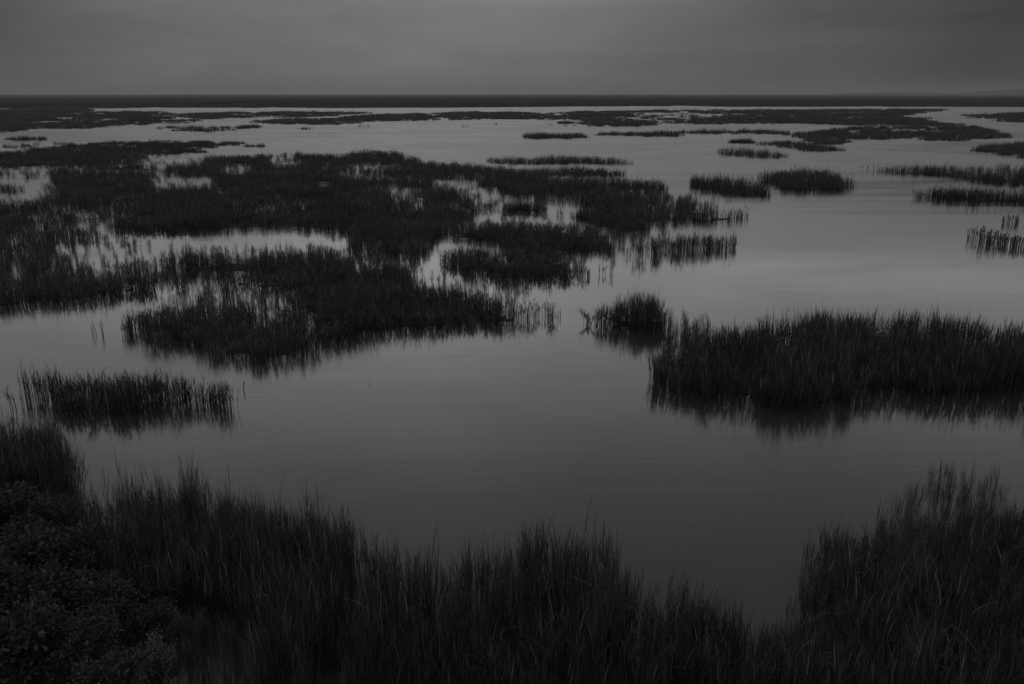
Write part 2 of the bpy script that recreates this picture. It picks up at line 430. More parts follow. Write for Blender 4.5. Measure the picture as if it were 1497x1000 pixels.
# ------------------------------------------------------------------ reed beds and islets (world metres)
BEDS = [
    {'n': 'marsh_islet', 'l': 'long flat far marsh joined to the land on its far side, with thin pools', 'c': 'marsh', 'g': 'far marsh islets beyond the wide channel', 'h': 1.45, 'd': 1.0, 'p': [(-511.11, 789.93), (-369.17, 778.49), (-289.59, 614.96), (-240.72, 610.29), (-198.52, 521.19), (-167.34, 436.11), (-148.81, 418.98), (-133.82, 374.77), (-141.57, 366.17), (-147.84, 362.02), (-143.17, 342.58), (-153.38, 353.99), (-153.5, 338.94), (-150.08, 328.45), (-151.54, 315.44), (-153.43, 309.3), (-163.79, 315.44), (-169.97, 312.34), (-163.95, 297.72), (-161.26, 276.95), (-168.99, 258.85)], 'e': 1.0, 'w': 0.3, 'm': True, 'q': [([(-459.55, 709.89), (-402.79, 716.2), (-378.37, 697.59), (-373.08, 663.11), (-425.92, 657.69)], 0), ([(-371.88, 703.69), (-363.74, 703.69), (-346.21, 668.62), (-352.41, 668.62)], 0), ([(-215.66, 379.22), (-209.34, 398.12), (-196.38, 398.12), (-192.69, 366.17), (-201.76, 362.02)], 0.1), ([(-192.91, 442.13), (-195.87, 463.9), (-183.89, 436.11), (-183.65, 424.54)], 0.1), ([(-180.72, 403.14), (-162.6, 393.22), (-155.62, 374.77), (-170.63, 383.78)], 0.3)]},
    {'n': 'marsh_islet', 'l': 'thin dark islet with a pointed right end along the far side of the channel', 'c': 'marsh', 'g': 'far marsh islets beyond the wide channel', 'h': 1.45, 'd': 1.0, 'p': [(-195.37, 512.86), (-197.78, 546.01), (-200.16, 577.41), (-183.35, 587.97), (-161.29, 598.92), (-135.53, 607.98), (-112.46, 610.29), (-95.97, 581.59), (-95.18, 538.68), (-95.0, 474.9), (-110.14, 461.23), (-124.42, 461.23), (-135.28, 467.96), (-141.79, 448.32), (-153.19, 431.41), (-168.87, 448.32)], 'e': 1.0, 'w': 0.3, 'm': True, 'q': [([(-172.23, 538.68), (-155.36, 542.32), (-145.46, 504.8), (-159.52, 504.8)], 0.1), ([(-137.64, 489.39), (-124.39, 489.39), (-118.64, 466.6), (-131.28, 466.6)], 0.1)]},
    {'n': 'marsh_islet', 'l': 'long low islet behind the open channel, ending in a step above the water specks', 'c': 'marsh', 'g': 'far marsh islets beyond the wide channel', 'h': 1.45, 'd': 1.0, 'p': [(-115.36, 393.22), (-118.07, 413.57), (-109.46, 430.25), (-89.96, 440.91), (-87.85, 496.98), (-77.74, 533.31), (-62.9, 547.87), (-49.34, 557.38), (-36.13, 407.25), (-46.16, 401.12), (-57.73, 395.17), (-64.42, 385.63), (-62.48, 372.15), (-74.23, 356.36), (-87.47, 353.99), (-99.99, 359.57), (-110.44, 378.32)], 'e': 1.0, 'w': 0.25, 'm': True, 'q': [([(-63.69, 448.32), (-60.9, 453.4), (-58.59, 436.11), (-61.63, 436.11)], 0.1)]},
    {'n': 'marsh_islet', 'l': 'low far islet whose front edge has two small bites of water', 'c': 'marsh', 'g': 'far marsh islets beyond the wide channel', 'h': 1.45, 'd': 1.0, 'p': [(-50.2, 567.22), (-27.58, 610.29), (-13.09, 594.49), (0.69, 598.92), (18.2, 567.22), (16.13, 528.05), (26.05, 547.87), (21.53, 417.89), (5.34, 417.89), (2.82, 427.95), (-11.77, 427.95), (-12.87, 443.36), (-17.58, 440.91), (-17.32, 417.89), (-32.45, 416.8), (-34.99, 440.91), (-38.46, 433.75)], 'e': 1.0, 'w': 0.25, 'm': True, 'q': [([(-30.69, 474.9), (-21.5, 474.9), (-21.36, 455.98), (-29.83, 455.98)], 0.2)]},
    {'n': 'marsh_islet', 'l': 'far islet with a rough hump behind the smallest speck of an islet', 'c': 'marsh', 'g': 'far marsh islets beyond the wide channel', 'h': 1.45, 'd': 1.0, 'p': [(16.73, 521.19), (24.78, 557.38), (37.72, 598.92), (48.78, 622.09), (75.21, 622.09), (111.04, 679.92), (115.05, 657.69), (106.8, 610.29), (79.91, 585.83), (73.16, 521.19), (64.87, 474.9), (54.32, 448.32), (58.04, 424.54), (65.37, 393.22), (57.52, 345.55), (50.06, 336.79), (39.28, 333.96), (27.96, 338.22), (29.11, 366.17), (32.19, 409.33), (21.42, 415.72)], 'e': 1.0, 'w': 0.3, 'm': True, 'q': [([(53.63, 448.32), (62.13, 454.68), (57.05, 424.54), (49.5, 413.57)], 0.1)]},
    {'n': 'reed_islet', 'l': 'tiniest dark speck of an islet in front of the humped far islet', 'c': 'islet', 'g': 'small lone islets in the channel', 'h': 1.45, 'd': 1.0, 'p': [(19.12, 376.54), (24.13, 381.94), (27.17, 374.77), (25.42, 366.17), (19.74, 366.17)], 'e': 1.0, 'w': 0.0, 'm': True, 'q': []},
    {'n': 'marsh_flat', 'l': 'broad far marsh flat cut by one bright inlet on its left', 'c': 'marsh', 'g': 'far marsh islets beyond the wide channel', 'h': 1.45, 'd': 1.0, 'p': [(113.21, 647.11), (128.27, 660.39), (183.01, 674.22), (240.08, 688.64), (299.63, 703.69), (340.87, 716.2), (340.72, 685.71), (287.92, 603.42), (262.45, 569.23), (231.25, 507.99), (215.65, 489.39), (203.74, 443.36), (192.72, 413.57), (183.68, 387.5), (184.11, 373.02), (172.28, 339.66), (142.09, 331.88), (130.67, 342.58), (126.8, 364.5), (114.54, 367.86), (109.44, 360.39), (95.79, 356.36), (93.15, 367.86), (87.47, 362.02), (75.39, 357.96), (67.94, 370.42), (69.82, 403.14), (64.67, 436.11), (73.16, 521.19), (79.33, 581.59)], 'e': 1.0, 'w': 0.3, 'm': True, 'q': [([(78.84, 587.97), (115.12, 592.3), (127.71, 547.87), (138.2, 511.23), (112.82, 467.96), (93.8, 430.25), (78.38, 418.98), (66.47, 448.32), (73.16, 521.19)], 0.18), ([(211.94, 483.49), (225.66, 501.64), (209.73, 453.4), (196.39, 436.11)], 0.05), ([(209.53, 577.41), (233.3, 573.29), (225.31, 553.54), (201.77, 553.54)], 0.1)]},
    {'n': 'marsh_islet', 'l': 'ribbon of reeds running from a lone left tip to the broad right flat', 'c': 'marsh', 'g': 'far marsh islets beyond the wide channel', 'h': 1.45, 'd': 1.0, 'p': [(25.09, 263.15), (28.09, 274.55), (40.9, 274.55), (45.96, 279.38), (55.13, 281.87), (58.35, 286.96), (74.64, 289.58), (81.04, 296.61), (85.85, 293.32), (86.59, 284.39), (92.69, 279.38), (108.81, 303.4), (126.6, 325.1), (96.41, 246.75), (80.19, 232.92), (79.31, 238.55), (82.54, 257.59), (80.39, 270.8), (63.86, 272.19), (54.18, 273.6), (50.4, 256.34), (42.15, 255.92), (34.68, 259.7)], 'e': 1.0, 'w': 0.2, 'm': True, 'q': []},
    {'n': 'marsh_flat', 'l': 'far marsh flat with a long bright pool and a rounded right end', 'c': 'marsh', 'g': 'far marsh islets beyond the wide channel', 'h': 1.45, 'd': 1.0, 'p': [(127.37, 327.1), (140.64, 328.45), (170.84, 336.79), (174.07, 321.81), (157.87, 286.96), (150.47, 267.6), (146.62, 258.85), (138.05, 249.08), (130.33, 241.84), (123.38, 238.19), (116.8, 229.87), (110.26, 231.22), (112.25, 241.47), (111.79, 246.75), (106.77, 241.84), (100.9, 234.66), (96.26, 241.47), (91.01, 240.0), (88.26, 225.6), (82.44, 214.84), (74.13, 211.66), (75.43, 232.24), (80.19, 232.92), (96.41, 246.75)], 'e': 1.0, 'w': 0.2, 'm': True, 'q': [([(119.71, 299.97), (140.82, 311.73), (142.29, 303.4), (147.13, 289.58), (137.48, 279.88), (127.52, 286.96)], 0.02), ([(150.03, 338.22), (154.23, 338.22), (149.82, 328.45), (145.74, 328.45)], 0.1)]},
    {'n': 'marsh_islet', 'l': 'far right islet narrowing to a rounded tip toward the channel', 'c': 'marsh', 'g': 'far marsh islets beyond the wide channel', 'h': 1.45, 'd': 1.0, 'p': [(242.06, 472.1), (255.06, 492.4), (278.74, 521.19), (324.22, 577.41), (356.99, 617.32), (462.61, 703.69), (241.82, 366.17), (222.69, 383.78), (214.19, 385.63), (236.05, 431.41), (241.36, 450.84), (237.7, 457.28)], 'e': 1.0, 'w': 0.0, 'm': True, 'q': []},
    {'n': 'reed_islet', 'l': 'compact sausage-shaped islet alone in the middle of the channel', 'c': 'islet', 'g': 'small lone islets in the channel', 'h': 1.6, 'd': 1.0, 'p': [(2.85, 252.66), (3.96, 260.99), (10.45, 260.56), (20.52, 259.7), (21.98, 253.06), (20.86, 244.46), (9.69, 241.47), (3.71, 244.46)], 'e': 1.0, 'w': 0.0, 'm': True, 'q': []},
    {'n': 'reed_islet', 'l': 'thin comb of reeds left of a two-rowed islet', 'c': 'islet', 'g': 'small lone islets in the channel', 'h': 1.45, 'd': 0.8, 'p': [(55.53, 225.6), (59.01, 228.21), (62.57, 224.96), (60.84, 220.55), (55.3, 221.79)], 'e': 1.0, 'w': 0.0, 'm': True, 'q': []},
    {'n': 'reed_islet', 'l': 'two-rowed islet slanting below the long reed ribbon', 'c': 'islet', 'g': 'small lone islets in the channel', 'h': 1.45, 'd': 1.0, 'p': [(62.82, 220.86), (67.45, 223.68), (70.48, 220.55), (71.89, 213.38), (73.0, 202.4), (72.64, 192.48), (70.36, 188.32), (63.96, 189.46), (63.09, 196.09), (61.43, 206.12), (59.92, 211.09)], 'e': 1.0, 'w': 0.0, 'm': True, 'q': []},
    {'n': 'reed_islet', 'l': 'slanting spindle of reeds above the paired islands', 'c': 'islet', 'g': 'small lone islets in the channel', 'h': 1.45, 'd': 1.0, 'p': [(41.63, 184.33), (44.64, 186.08), (48.71, 182.19), (52.97, 177.24), (55.08, 173.31), (53.33, 170.29), (48.06, 169.55), (44.15, 175.25), (41.86, 180.3)], 'e': 1.0, 'w': 0.0, 'm': True, 'q': []},
    {'n': 'reed_islet', 'l': 'ragged strip of short reeds above the big marsh tongue', 'c': 'islet', 'g': 'small lone islets in the channel', 'h': 1.45, 'd': 0.8, 'p': [(-129.58, 321.81), (-124.58, 328.45), (-112.99, 324.44), (-102.9, 328.45), (-98.86, 315.44), (-96.69, 294.41), (-99.02, 283.88), (-109.11, 293.32), (-117.81, 311.73), (-125.57, 312.95)], 'e': 1.0, 'w': 0.4, 'm': False, 'q': []},
    {'n': 'reed_islet', 'l': 'short broken strip of reeds under the far islet', 'c': 'islet', 'g': 'small lone islets in the channel', 'h': 1.45, 'd': 0.8, 'p': [(-101.86, 325.1), (-99.84, 335.37), (-95.95, 338.22), (-92.84, 324.44), (-96.5, 311.73)], 'e': 1.0, 'w': 0.3, 'm': False, 'q': []},
    {'n': 'reed_islet', 'l': 'row of dark stumpy tufts off the tip of the marsh tongue', 'c': 'islet', 'g': 'small lone islets in the channel', 'h': 1.45, 'd': 0.4, 'p': [(-64.18, 207.75), (-61.58, 209.41), (-58.81, 208.85), (-57.78, 203.98), (-62.56, 203.98)], 'e': 1.0, 'w': 0.3, 'm': False, 'q': []},
    {'n': 'reed_islet', 'l': 'low strip of reeds near the left frame edge above the big marsh', 'c': 'islet', 'g': 'small lone islets in the channel', 'h': 1.45, 'd': 0.7, 'p': [(-140.08, 241.1), (-134.55, 243.7), (-127.69, 241.47), (-125.42, 235.71), (-133.09, 234.31)], 'e': 1.0, 'w': 0.4, 'm': False, 'q': []},
    {'n': 'reed_islet', 'l': 'thin uneven strip of reeds just behind the big marsh at its left', 'c': 'islet', 'g': 'small lone islets in the channel', 'h': 1.45, 'd': 0.6, 'p': [(-131.21, 207.75), (-118.22, 207.75), (-117.85, 219.32), (-111.31, 219.94), (-108.66, 211.95), (-110.67, 199.83), (-118.86, 187.87)], 'e': 1.0, 'w': 0.5, 'm': False, 'q': []},
    {'n': 'reed_bed', 'l': 'dark reed bed filling the right edge behind the narrow right strip', 'c': 'reed bed', 'g': 'reed islands standing in open water', 'h': 1.45, 'd': 1.0, 'p': [(101.49, 192.95), (106.14, 199.83), (115.46, 207.75), (126.9, 216.31), (149.86, 225.6), (103.3, 154.43), (98.15, 168.81), (100.85, 178.45), (101.46, 184.77)], 'e': 1.0, 'w': 0.0, 'm': True, 'q': []},
    {'n': 'reed_bed', 'l': 'long narrow reed strip entering from the right with a thin left tip', 'c': 'reed bed', 'g': 'reed islands standing in open water', 'h': 1.45, 'd': 1.0, 'p': [(57.56, 143.58), (59.62, 139.82), (63.74, 139.19), (67.53, 137.95), (72.83, 139.82), (78.27, 141.74), (85.37, 144.38), (96.73, 144.38), (70.93, 104.95), (66.81, 112.69), (67.0, 116.55), (66.21, 121.15), (65.23, 126.84), (63.68, 132.06), (60.62, 134.59), (57.95, 138.44)], 'e': 1.0, 'w': 0.3, 'm': True, 'q': [([(69.16, 137.95), (77.15, 141.74), (84.6, 143.05), (75.12, 126.64), (70.13, 126.64), (67.84, 132.06)], 0.3)]},
    {'n': 'reed_bed', 'l': 'thick right-edge reed bed with a lone bent tuft at its left tip', 'c': 'reed bed', 'g': 'reed islands standing in open water', 'h': 1.45, 'd': 1.0, 'p': [(49.16, 104.52), (50.95, 106.41), (53.68, 107.16), (56.31, 105.68), (58.34, 103.24), (61.38, 102.82), (69.09, 102.13), (64.1, 94.5), (56.14, 97.79), (52.77, 98.81), (50.01, 101.25), (48.97, 103.38)], 'e': 1.0, 'w': 0.0, 'm': True, 'q': []},
    {'n': 'reed_island', 'l': 'left one of two joined islands, slanting down to the right', 'c': 'reed island', 'g': 'reed islands standing in open water', 'h': 1.45, 'd': 1.0, 'p': [(24.26, 123.09), (25.33, 121.63), (28.65, 120.2), (31.85, 117.9), (32.38, 113.11), (32.84, 110.66), (31.26, 106.04), (27.62, 104.95), (26.23, 107.92), (25.22, 113.11), (24.66, 119.27)], 'e': 1.0, 'w': 0.0, 'm': True, 'q': []},
    {'n': 'reed_island', 'l': 'right and taller one of two joined islands in the channel', 'c': 'reed island', 'g': 'reed islands standing in open water', 'h': 1.45, 'd': 1.0, 'p': [(36.4, 130.94), (39.56, 131.49), (43.36, 133.66), (46.78, 131.38), (47.26, 125.6), (46.05, 117.0), (44.35, 113.03), (41.61, 111.38), (37.81, 110.58), (35.18, 110.58), (34.05, 112.69), (36.01, 120.68), (37.54, 128.75)], 'e': 1.0, 'w': 0.2, 'm': True, 'q': []},
    {'n': 'reed_bed', 'l': 'farthest bed of the big marsh, stretching into a pointed tongue', 'c': 'reed bed', 'g': 'reed beds of the big marsh', 'h': 1.12, 'd': 1.0, 'p': [(-117.73, 179.27), (-106.28, 181.34), (-107.97, 194.87), (-107.56, 209.13), (-106.85, 217.81), (-104.16, 226.9), (-95.16, 230.88), (-87.2, 228.87), (-78.93, 225.6), (-72.63, 222.42), (-68.48, 223.05), (-66.95, 216.31), (-67.99, 210.53), (-69.36, 202.4), (-69.03, 192.48), (-66.53, 181.34), (-68.45, 175.25), (-71.01, 171.41), (-65.28, 151.42), (-96.13, 145.74)], 'e': 1.0, 'w': 0.25, 'm': True, 'q': [([(-113.79, 199.83), (-108.27, 210.53), (-101.59, 197.32), (-105.85, 185.64)], 0.5), ([(-73.4, 175.25), (-63.69, 181.34), (-52.89, 149.64), (-61.33, 147.31)], 0.08)]},
    {'n': 'reed_bed', 'l': 'bed with an even skyline of tips facing the wide channel, pools inside', 'c': 'reed bed', 'g': 'reed beds of the big marsh', 'h': 1.12, 'd': 1.0, 'p': [(-58.34, 162.44), (-54.09, 169.18), (-49.37, 171.21), (-48.1, 176.49), (-40.47, 173.29), (-31.95, 171.21), (-32.69, 179.82), (-26.83, 182.11), (-22.01, 177.59), (-18.41, 161.52), (-11.56, 149.64), (-3.81, 145.05), (-3.1, 137.95), (-5.76, 124.59), (-24.45, 124.59), (-44.83, 126.64), (-56.23, 140.45), (-63.49, 151.42), (-64.77, 157.55), (-59.74, 162.48), (-60.05, 167.73)], 'e': 1.0, 'w': 0.34, 'm': True, 'q': [([(-73.4, 175.25), (-63.69, 181.34), (-52.89, 149.64), (-61.33, 147.31)], 0.08), ([(-49.23, 175.25), (-41.9, 173.31), (-35.49, 146.55), (-41.01, 146.55)], 0.28), ([(-49.81, 148.52), (-45.04, 151.42), (-38.28, 129.17), (-42.2, 126.85)], 0.3), ([(-26.43, 134.94), (-17.84, 134.35), (-15.35, 115.41), (-22.27, 115.41)], 0.25), ([(-10.85, 126.64), (-4.28, 124.59), (-3.95, 102.7), (-8.95, 104.24)], 0.5)]},
    {'n': 'reed_bed', 'l': 'dark bed beside the bright pool on the left frame edge', 'c': 'reed bed', 'g': 'reed beds of the big marsh', 'h': 1.12, 'd': 1.0, 'p': [(-80.99, 148.52), (-64.06, 148.52), (-57.24, 143.05), (-51.63, 126.64), (-41.2, 118.81), (-26.82, 79.93), (-27.88, 77.44), (-30.69, 76.64), (-35.34, 77.44), (-41.99, 80.79), (-42.8, 77.44), (-44.75, 74.34), (-49.19, 72.88), (-63.5, 95.09), (-53.98, 95.69), (-54.22, 101.45), (-63.0, 118.81), (-74.16, 137.95)], 'e': 1.0, 'w': 0.34, 'm': True, 'q': [([(-55.29, 133.2), (-44.83, 132.06), (-37.77, 109.98), (-44.56, 109.12)], 0.06), ([(-48.7, 104.23), (-46.71, 104.23), (-38.04, 84.53), (-39.52, 84.53)], 0.4), ([(-43.21, 82.57), (-39.94, 86.38), (-34.63, 74.71), (-39.26, 74.71)], 0.35)]},
    {'n': 'reed_bed', 'l': 'sparse reeds standing in the bright pool at the left frame edge', 'c': 'reed bed', 'g': 'reed beds of the big marsh', 'h': 1.12, 'd': 0.3, 'p': [(-105.84, 160.81), (-90.81, 154.43), (-78.93, 145.74), (-63.0, 118.81), (-52.85, 98.81), (-53.98, 95.69), (-63.12, 94.5)], 'e': 1.0, 'w': 0.6, 'm': False, 'q': [([(-88.79, 134.35), (-67.97, 127.68), (-58.36, 109.12), (-61.99, 109.12), (-73.45, 110.85)], 0.12), ([(-72.26, 108.69), (-62.35, 109.47), (-61.0, 113.53), (-50.5, 93.71), (-60.05, 90.05)], 0.2)]},
    {'n': 'reed_bed', 'l': 'small dark clump inside the bright pool at the left frame edge', 'c': 'reed bed', 'g': 'reed beds of the big marsh', 'h': 1.12, 'd': 1.0, 'p': [(-74.84, 112.69), (-65.92, 112.69), (-63.05, 111.06), (-61.88, 108.3), (-71.76, 107.92)], 'e': 1.0, 'w': 0.0, 'm': True, 'q': []},
    {'n': 'reed_bed', 'l': 'wide closed bed at the heart of the big marsh', 'c': 'reed bed', 'g': 'reed beds of the big marsh', 'h': 1.12, 'd': 1.0, 'p': [(-46.57, 133.2), (-25.25, 128.75), (-10.35, 120.68), (-4.97, 107.16), (-3.63, 93.91), (-3.92, 80.79), (-6.13, 73.6), (-6.69, 60.3), (-7.0, 57.89), (-10.19, 57.21), (-11.96, 63.45), (-14.15, 72.17), (-16.69, 77.44), (-20.94, 79.5), (-26.28, 78.25), (-27.88, 77.44), (-31.93, 78.25), (-48.89, 120.68)], 'e': 1.0, 'w': 0.34, 'm': True, 'q': [([(-55.29, 133.2), (-44.83, 132.06), (-37.77, 109.98), (-44.56, 109.12)], 0.06), ([(-16.74, 115.24), (-12.81, 115.24), (-10.74, 96.31), (-13.61, 94.99)], 0.22), ([(-13.85, 126.64), (-4.56, 118.81), (-3.91, 101.45), (-7.47, 106.41)], 0.55)]},
    {'n': 'reed_bed', 'l': 'patchy bed with ragged right fringe behind the ring of pools', 'c': 'reed bed', 'g': 'reed beds of the big marsh', 'h': 1.25, 'd': 1.0, 'p': [(-3.27, 145.74), (1.21, 133.2), (5.15, 126.64), (15.88, 120.68), (20.2, 115.24), (19.34, 107.16), (21.83, 95.69), (22.29, 92.76), (18.17, 90.53), (14.72, 91.63), (11.2, 92.76), (7.64, 94.5), (4.1, 100.11), (0.94, 102.82), (-1.13, 105.68), (-4.36, 113.53), (-5.76, 124.59)], 'e': 1.0, 'w': 0.25, 'm': True, 'q': [([(10.64, 120.68), (20.52, 111.87), (22.29, 92.76), (15.83, 93.91), (13.02, 101.45)], 0.7), ([(-5.41, 117.0), (-1.23, 115.24), (-1.09, 101.45), (-4.31, 101.45)], 0.15), ([(4.26, 104.23), (8.29, 102.82), (7.69, 95.09), (3.95, 96.3)], 0.4)]},
    {'n': 'reed_islet', 'l': 'slim comb-topped islet behind the big marsh, right of its skyline', 'c': 'islet', 'g': 'reed beds of the big marsh', 'h': 1.12, 'd': 1.0, 'p': [(-5.44, 159.17), (-1.08, 161.81), (6.61, 163.51), (14.36, 164.2), (18.93, 159.17), (22.6, 155.98), (21.65, 153.51), (15.86, 153.51), (12.43, 155.98), (6.25, 154.43), (0.18, 154.43)], 'e': 1.0, 'w': 0.0, 'm': True, 'q': []},
    {'n': 'reed_islet', 'l': 'smooth dark oval islet below the slim comb-topped islet', 'c': 'islet', 'g': 'reed beds of the big marsh', 'h': 1.12, 'd': 1.0, 'p': [(0.17, 139.82), (5.65, 139.19), (11.13, 139.19), (16.4, 137.46), (18.06, 134.35), (16.68, 130.94), (11.46, 130.27), (5.32, 130.94), (0.69, 135.53)], 'e': 1.0, 'w': 0.0, 'm': True, 'q': []},
    {'n': 'reed_islet', 'l': 'small rounded islet ringed by the bright pool', 'c': 'islet', 'g': 'reed beds of the big marsh', 'h': 1.12, 'd': 1.0, 'p': [(-1.52, 92.76), (1.24, 94.5), (3.96, 92.76), (3.58, 90.53), (-0.98, 90.53)], 'e': 1.0, 'w': 0.0, 'm': True, 'q': []},
    {'n': 'reed_bed', 'l': 'bed of tall comb-like reeds reaching right to a thin tail', 'c': 'reed bed', 'g': 'reed beds of the big marsh', 'h': 1.25, 'd': 1.0, 'p': [(6.46, 88.41), (8.83, 91.08), (13.11, 90.53), (16.16, 87.38), (19.78, 86.38), (23.98, 86.88), (23.07, 84.43), (19.27, 82.57), (16.54, 82.12), (13.28, 78.25), (11.31, 75.47), (9.33, 76.64), (6.64, 81.67)], 'e': 1.0, 'w': 0.25, 'm': True, 'q': [([(14.72, 91.63), (20.35, 87.38), (18.23, 80.79), (12.65, 78.25)], 0.65)]},
    {'n': 'reed_bed', 'l': 'reed bed along the near side of the ring of pools', 'c': 'reed bed', 'g': 'reed beds of the big marsh', 'h': 1.12, 'd': 1.0, 'p': [(-10.25, 86.38), (-3.68, 78.72), (0.72, 78.72), (5.63, 76.95), (8.09, 76.64), (8.63, 72.17), (7.86, 66.32), (5.93, 65.73), (2.76, 66.32), (0.63, 67.54), (-0.47, 68.48), (-2.82, 72.17), (-6.1, 73.24), (-3.79, 80.79)], 'e': 1.0, 'w': 0.34, 'm': True, 'q': []},
    {'n': 'reed_bed', 'l': 'bed with open water running around its rounded right end', 'c': 'reed bed', 'g': 'reed beds of the big marsh', 'h': 1.12, 'd': 1.0, 'p': [(-5.58, 63.45), (-3.08, 65.14), (-1.22, 64.0), (0.6, 64.57), (2.67, 64.0), (4.59, 61.84), (5.77, 59.31), (5.54, 57.89), (3.74, 56.31), (1.88, 55.45), (-0.39, 55.88), (-2.29, 57.89), (-4.34, 60.3)], 'e': 1.0, 'w': 0.34, 'm': True, 'q': [([(-1.78, 65.73), (-0.03, 65.14), (-0.17, 60.8), (-1.42, 61.32)], 0.25)]},
    {'n': 'reed_bed', 'l': 'thin outlying row of reeds at the right end of the big marsh', 'c': 'reed bed', 'g': 'reed beds of the big marsh', 'h': 1.25, 'd': 0.95, 'p': [(7.65, 65.43), (9.73, 66.32), (12.86, 68.8), (14.22, 70.11), (16.48, 70.11), (18.43, 69.78), (17.73, 67.85), (14.62, 66.62), (12.52, 65.43), (10.97, 64.0), (9.26, 62.9), (7.53, 63.45)], 'e': 1.0, 'w': 0.3, 'm': False, 'q': []},
    {'n': 'reed_bed', 'l': 'sparse upright reeds between the outlying row and the comb-like bed', 'c': 'reed bed', 'g': 'reed beds of the big marsh', 'h': 1.12, 'd': 0.4, 'p': [(7.86, 74.34), (11.56, 75.09), (14.56, 76.64), (14.17, 72.88), (10.64, 68.8), (7.99, 67.54)], 'e': 1.0, 'w': 0.6, 'm': False, 'q': []},
    {'n': 'reed_bed', 'l': 'sparse reeds fringing the left end of the long bright pool', 'c': 'reed bed', 'g': 'reed beds of the big marsh', 'h': 1.12, 'd': 0.55, 'p': [(-48.73, 72.17), (-41.36, 74.71), (-39.92, 76.64), (-32.76, 72.88), (-26.66, 67.54), (-25.22, 62.37), (-27.43, 59.31), (-30.62, 54.4), (-32.14, 52.41), (-35.76, 52.03)], 'e': 1.0, 'w': 0.6, 'm': False, 'q': [([(-38.27, 72.17), (-33.67, 73.6), (-28.68, 72.17), (-24.79, 61.55), (-27.55, 59.9), (-30.39, 57.82)], 0.3)]},
    {'n': 'reed_bed', 'l': 'dense bed facing the open water at the left frame edge', 'c': 'reed bed', 'g': 'reed beds of the big marsh', 'h': 1.12, 'd': 1.0, 'p': [(-36.51, 53.19), (-32.48, 52.99), (-31.73, 54.81), (-30.38, 55.66), (-27.6, 56.53), (-25.11, 56.09), (-23.0, 54.81), (-22.14, 53.19), (-23.74, 51.84), (-24.93, 50.73), (-26.66, 50.02), (-28.25, 49.15), (-29.69, 48.15), (-32.44, 46.87)], 'e': 1.0, 'w': 0.35, 'm': True, 'q': []},
    {'n': 'reed_bed', 'l': 'strip of reeds along the near side of the long bright pool', 'c': 'reed bed', 'g': 'reed beds of the big marsh', 'h': 1.12, 'd': 1.0, 'p': [(-27.43, 59.31), (-25.12, 62.1), (-21.68, 62.37), (-17.77, 62.9), (-14.84, 63.45), (-12.57, 65.14), (-10.19, 57.21), (-10.78, 52.99), (-13.07, 51.65), (-15.07, 52.8), (-17.75, 53.79), (-19.73, 53.79), (-21.93, 53.79), (-24.83, 55.45)], 'e': 1.0, 'w': 0.34, 'm': True, 'q': [([(-27.09, 60.8), (-19.17, 58.36), (-17.57, 53.19), (-24.43, 55.02)], 0.4)]},
    {'n': 'reed_bed', 'l': 'sparse reeds in the little pool behind the dark front bed', 'c': 'reed bed', 'g': 'reed beds of the big marsh', 'h': 1.12, 'd': 0.3, 'p': [(-22.14, 53.19), (-17.57, 53.19), (-13.31, 50.91), (-12.51, 45.36), (-15.51, 46.56), (-19.9, 48.48)], 'e': 1.0, 'w': 0.6, 'm': False, 'q': []},
    {'n': 'reed_bed', 'l': 'darkest front bed of the big marsh, with a deep ragged reflection', 'c': 'reed bed', 'g': 'reed beds of the big marsh', 'h': 1.1, 'd': 1.0, 'p': [(-20.96, 42.72), (-20.66, 42.51), (-20.55, 44.72), (-19.65, 46.15), (-17.34, 47.15), (-15.34, 46.31), (-13.65, 45.03), (-12.26, 44.26), (-13.13, 50.2), (-11.73, 47.66), (-9.28, 39.89), (-10.28, 38.54), (-11.02, 37.69), (-11.71, 36.78), (-13.06, 38.11), (-14.63, 38.98), (-15.44, 39.89), (-17.02, 40.96), (-18.73, 42.2), (-20.37, 41.95)], 'e': 1.0, 'w': 0.1, 'm': True, 'q': []},
    {'n': 'reed_bed', 'l': 'front bed of the big marsh ending right in single tufts', 'c': 'reed bed', 'g': 'reed beds of the big marsh', 'h': 1.1, 'd': 1.25, 'p': [(-13.4, 51.28), (-10.78, 52.99), (-10.19, 57.21), (-7.0, 57.89), (-5.77, 51.81), (-3.7, 51.21), (-1.97, 49.66), (-0.33, 47.84), (0.82, 46.65), (1.78, 44.72), (2.25, 46.56), (1.63, 45.36), (0.8, 44.78), (-0.5, 44.35), (-1.78, 44.35), (-3.57, 43.66), (-5.35, 43.39), (-7.09, 42.99), (-7.95, 41.82), (-9.28, 39.89), (-11.73, 47.66)], 'e': 1.0, 'w': 0.1, 'm': True, 'q': []},
    {'n': 'reed_island', 'l': 'small spiky island behind the left end of the big right island', 'c': 'reed island', 'g': 'reed islands standing in open water', 'h': 1.5, 'd': 1.0, 'p': [(4.61, 45.07), (5.37, 45.95), (6.98, 46.56), (8.34, 45.95), (8.25, 43.93), (6.64, 42.85), (5.25, 43.12), (4.61, 43.93)], 'e': 1.0, 'w': 0.0, 'm': True, 'q': []},
    {'n': 'reed_island', 'l': 'thin scattered reeds linking the spiky island to the big right island', 'c': 'reed island', 'g': 'reed islands standing in open water', 'h': 1.35, 'd': 0.5, 'p': [(7.47, 44.78), (9.27, 44.49), (10.91, 42.85), (10.56, 40.36), (8.21, 38.98), (7.25, 40.71)], 'e': 1.0, 'w': 0.4, 'm': False, 'q': []},
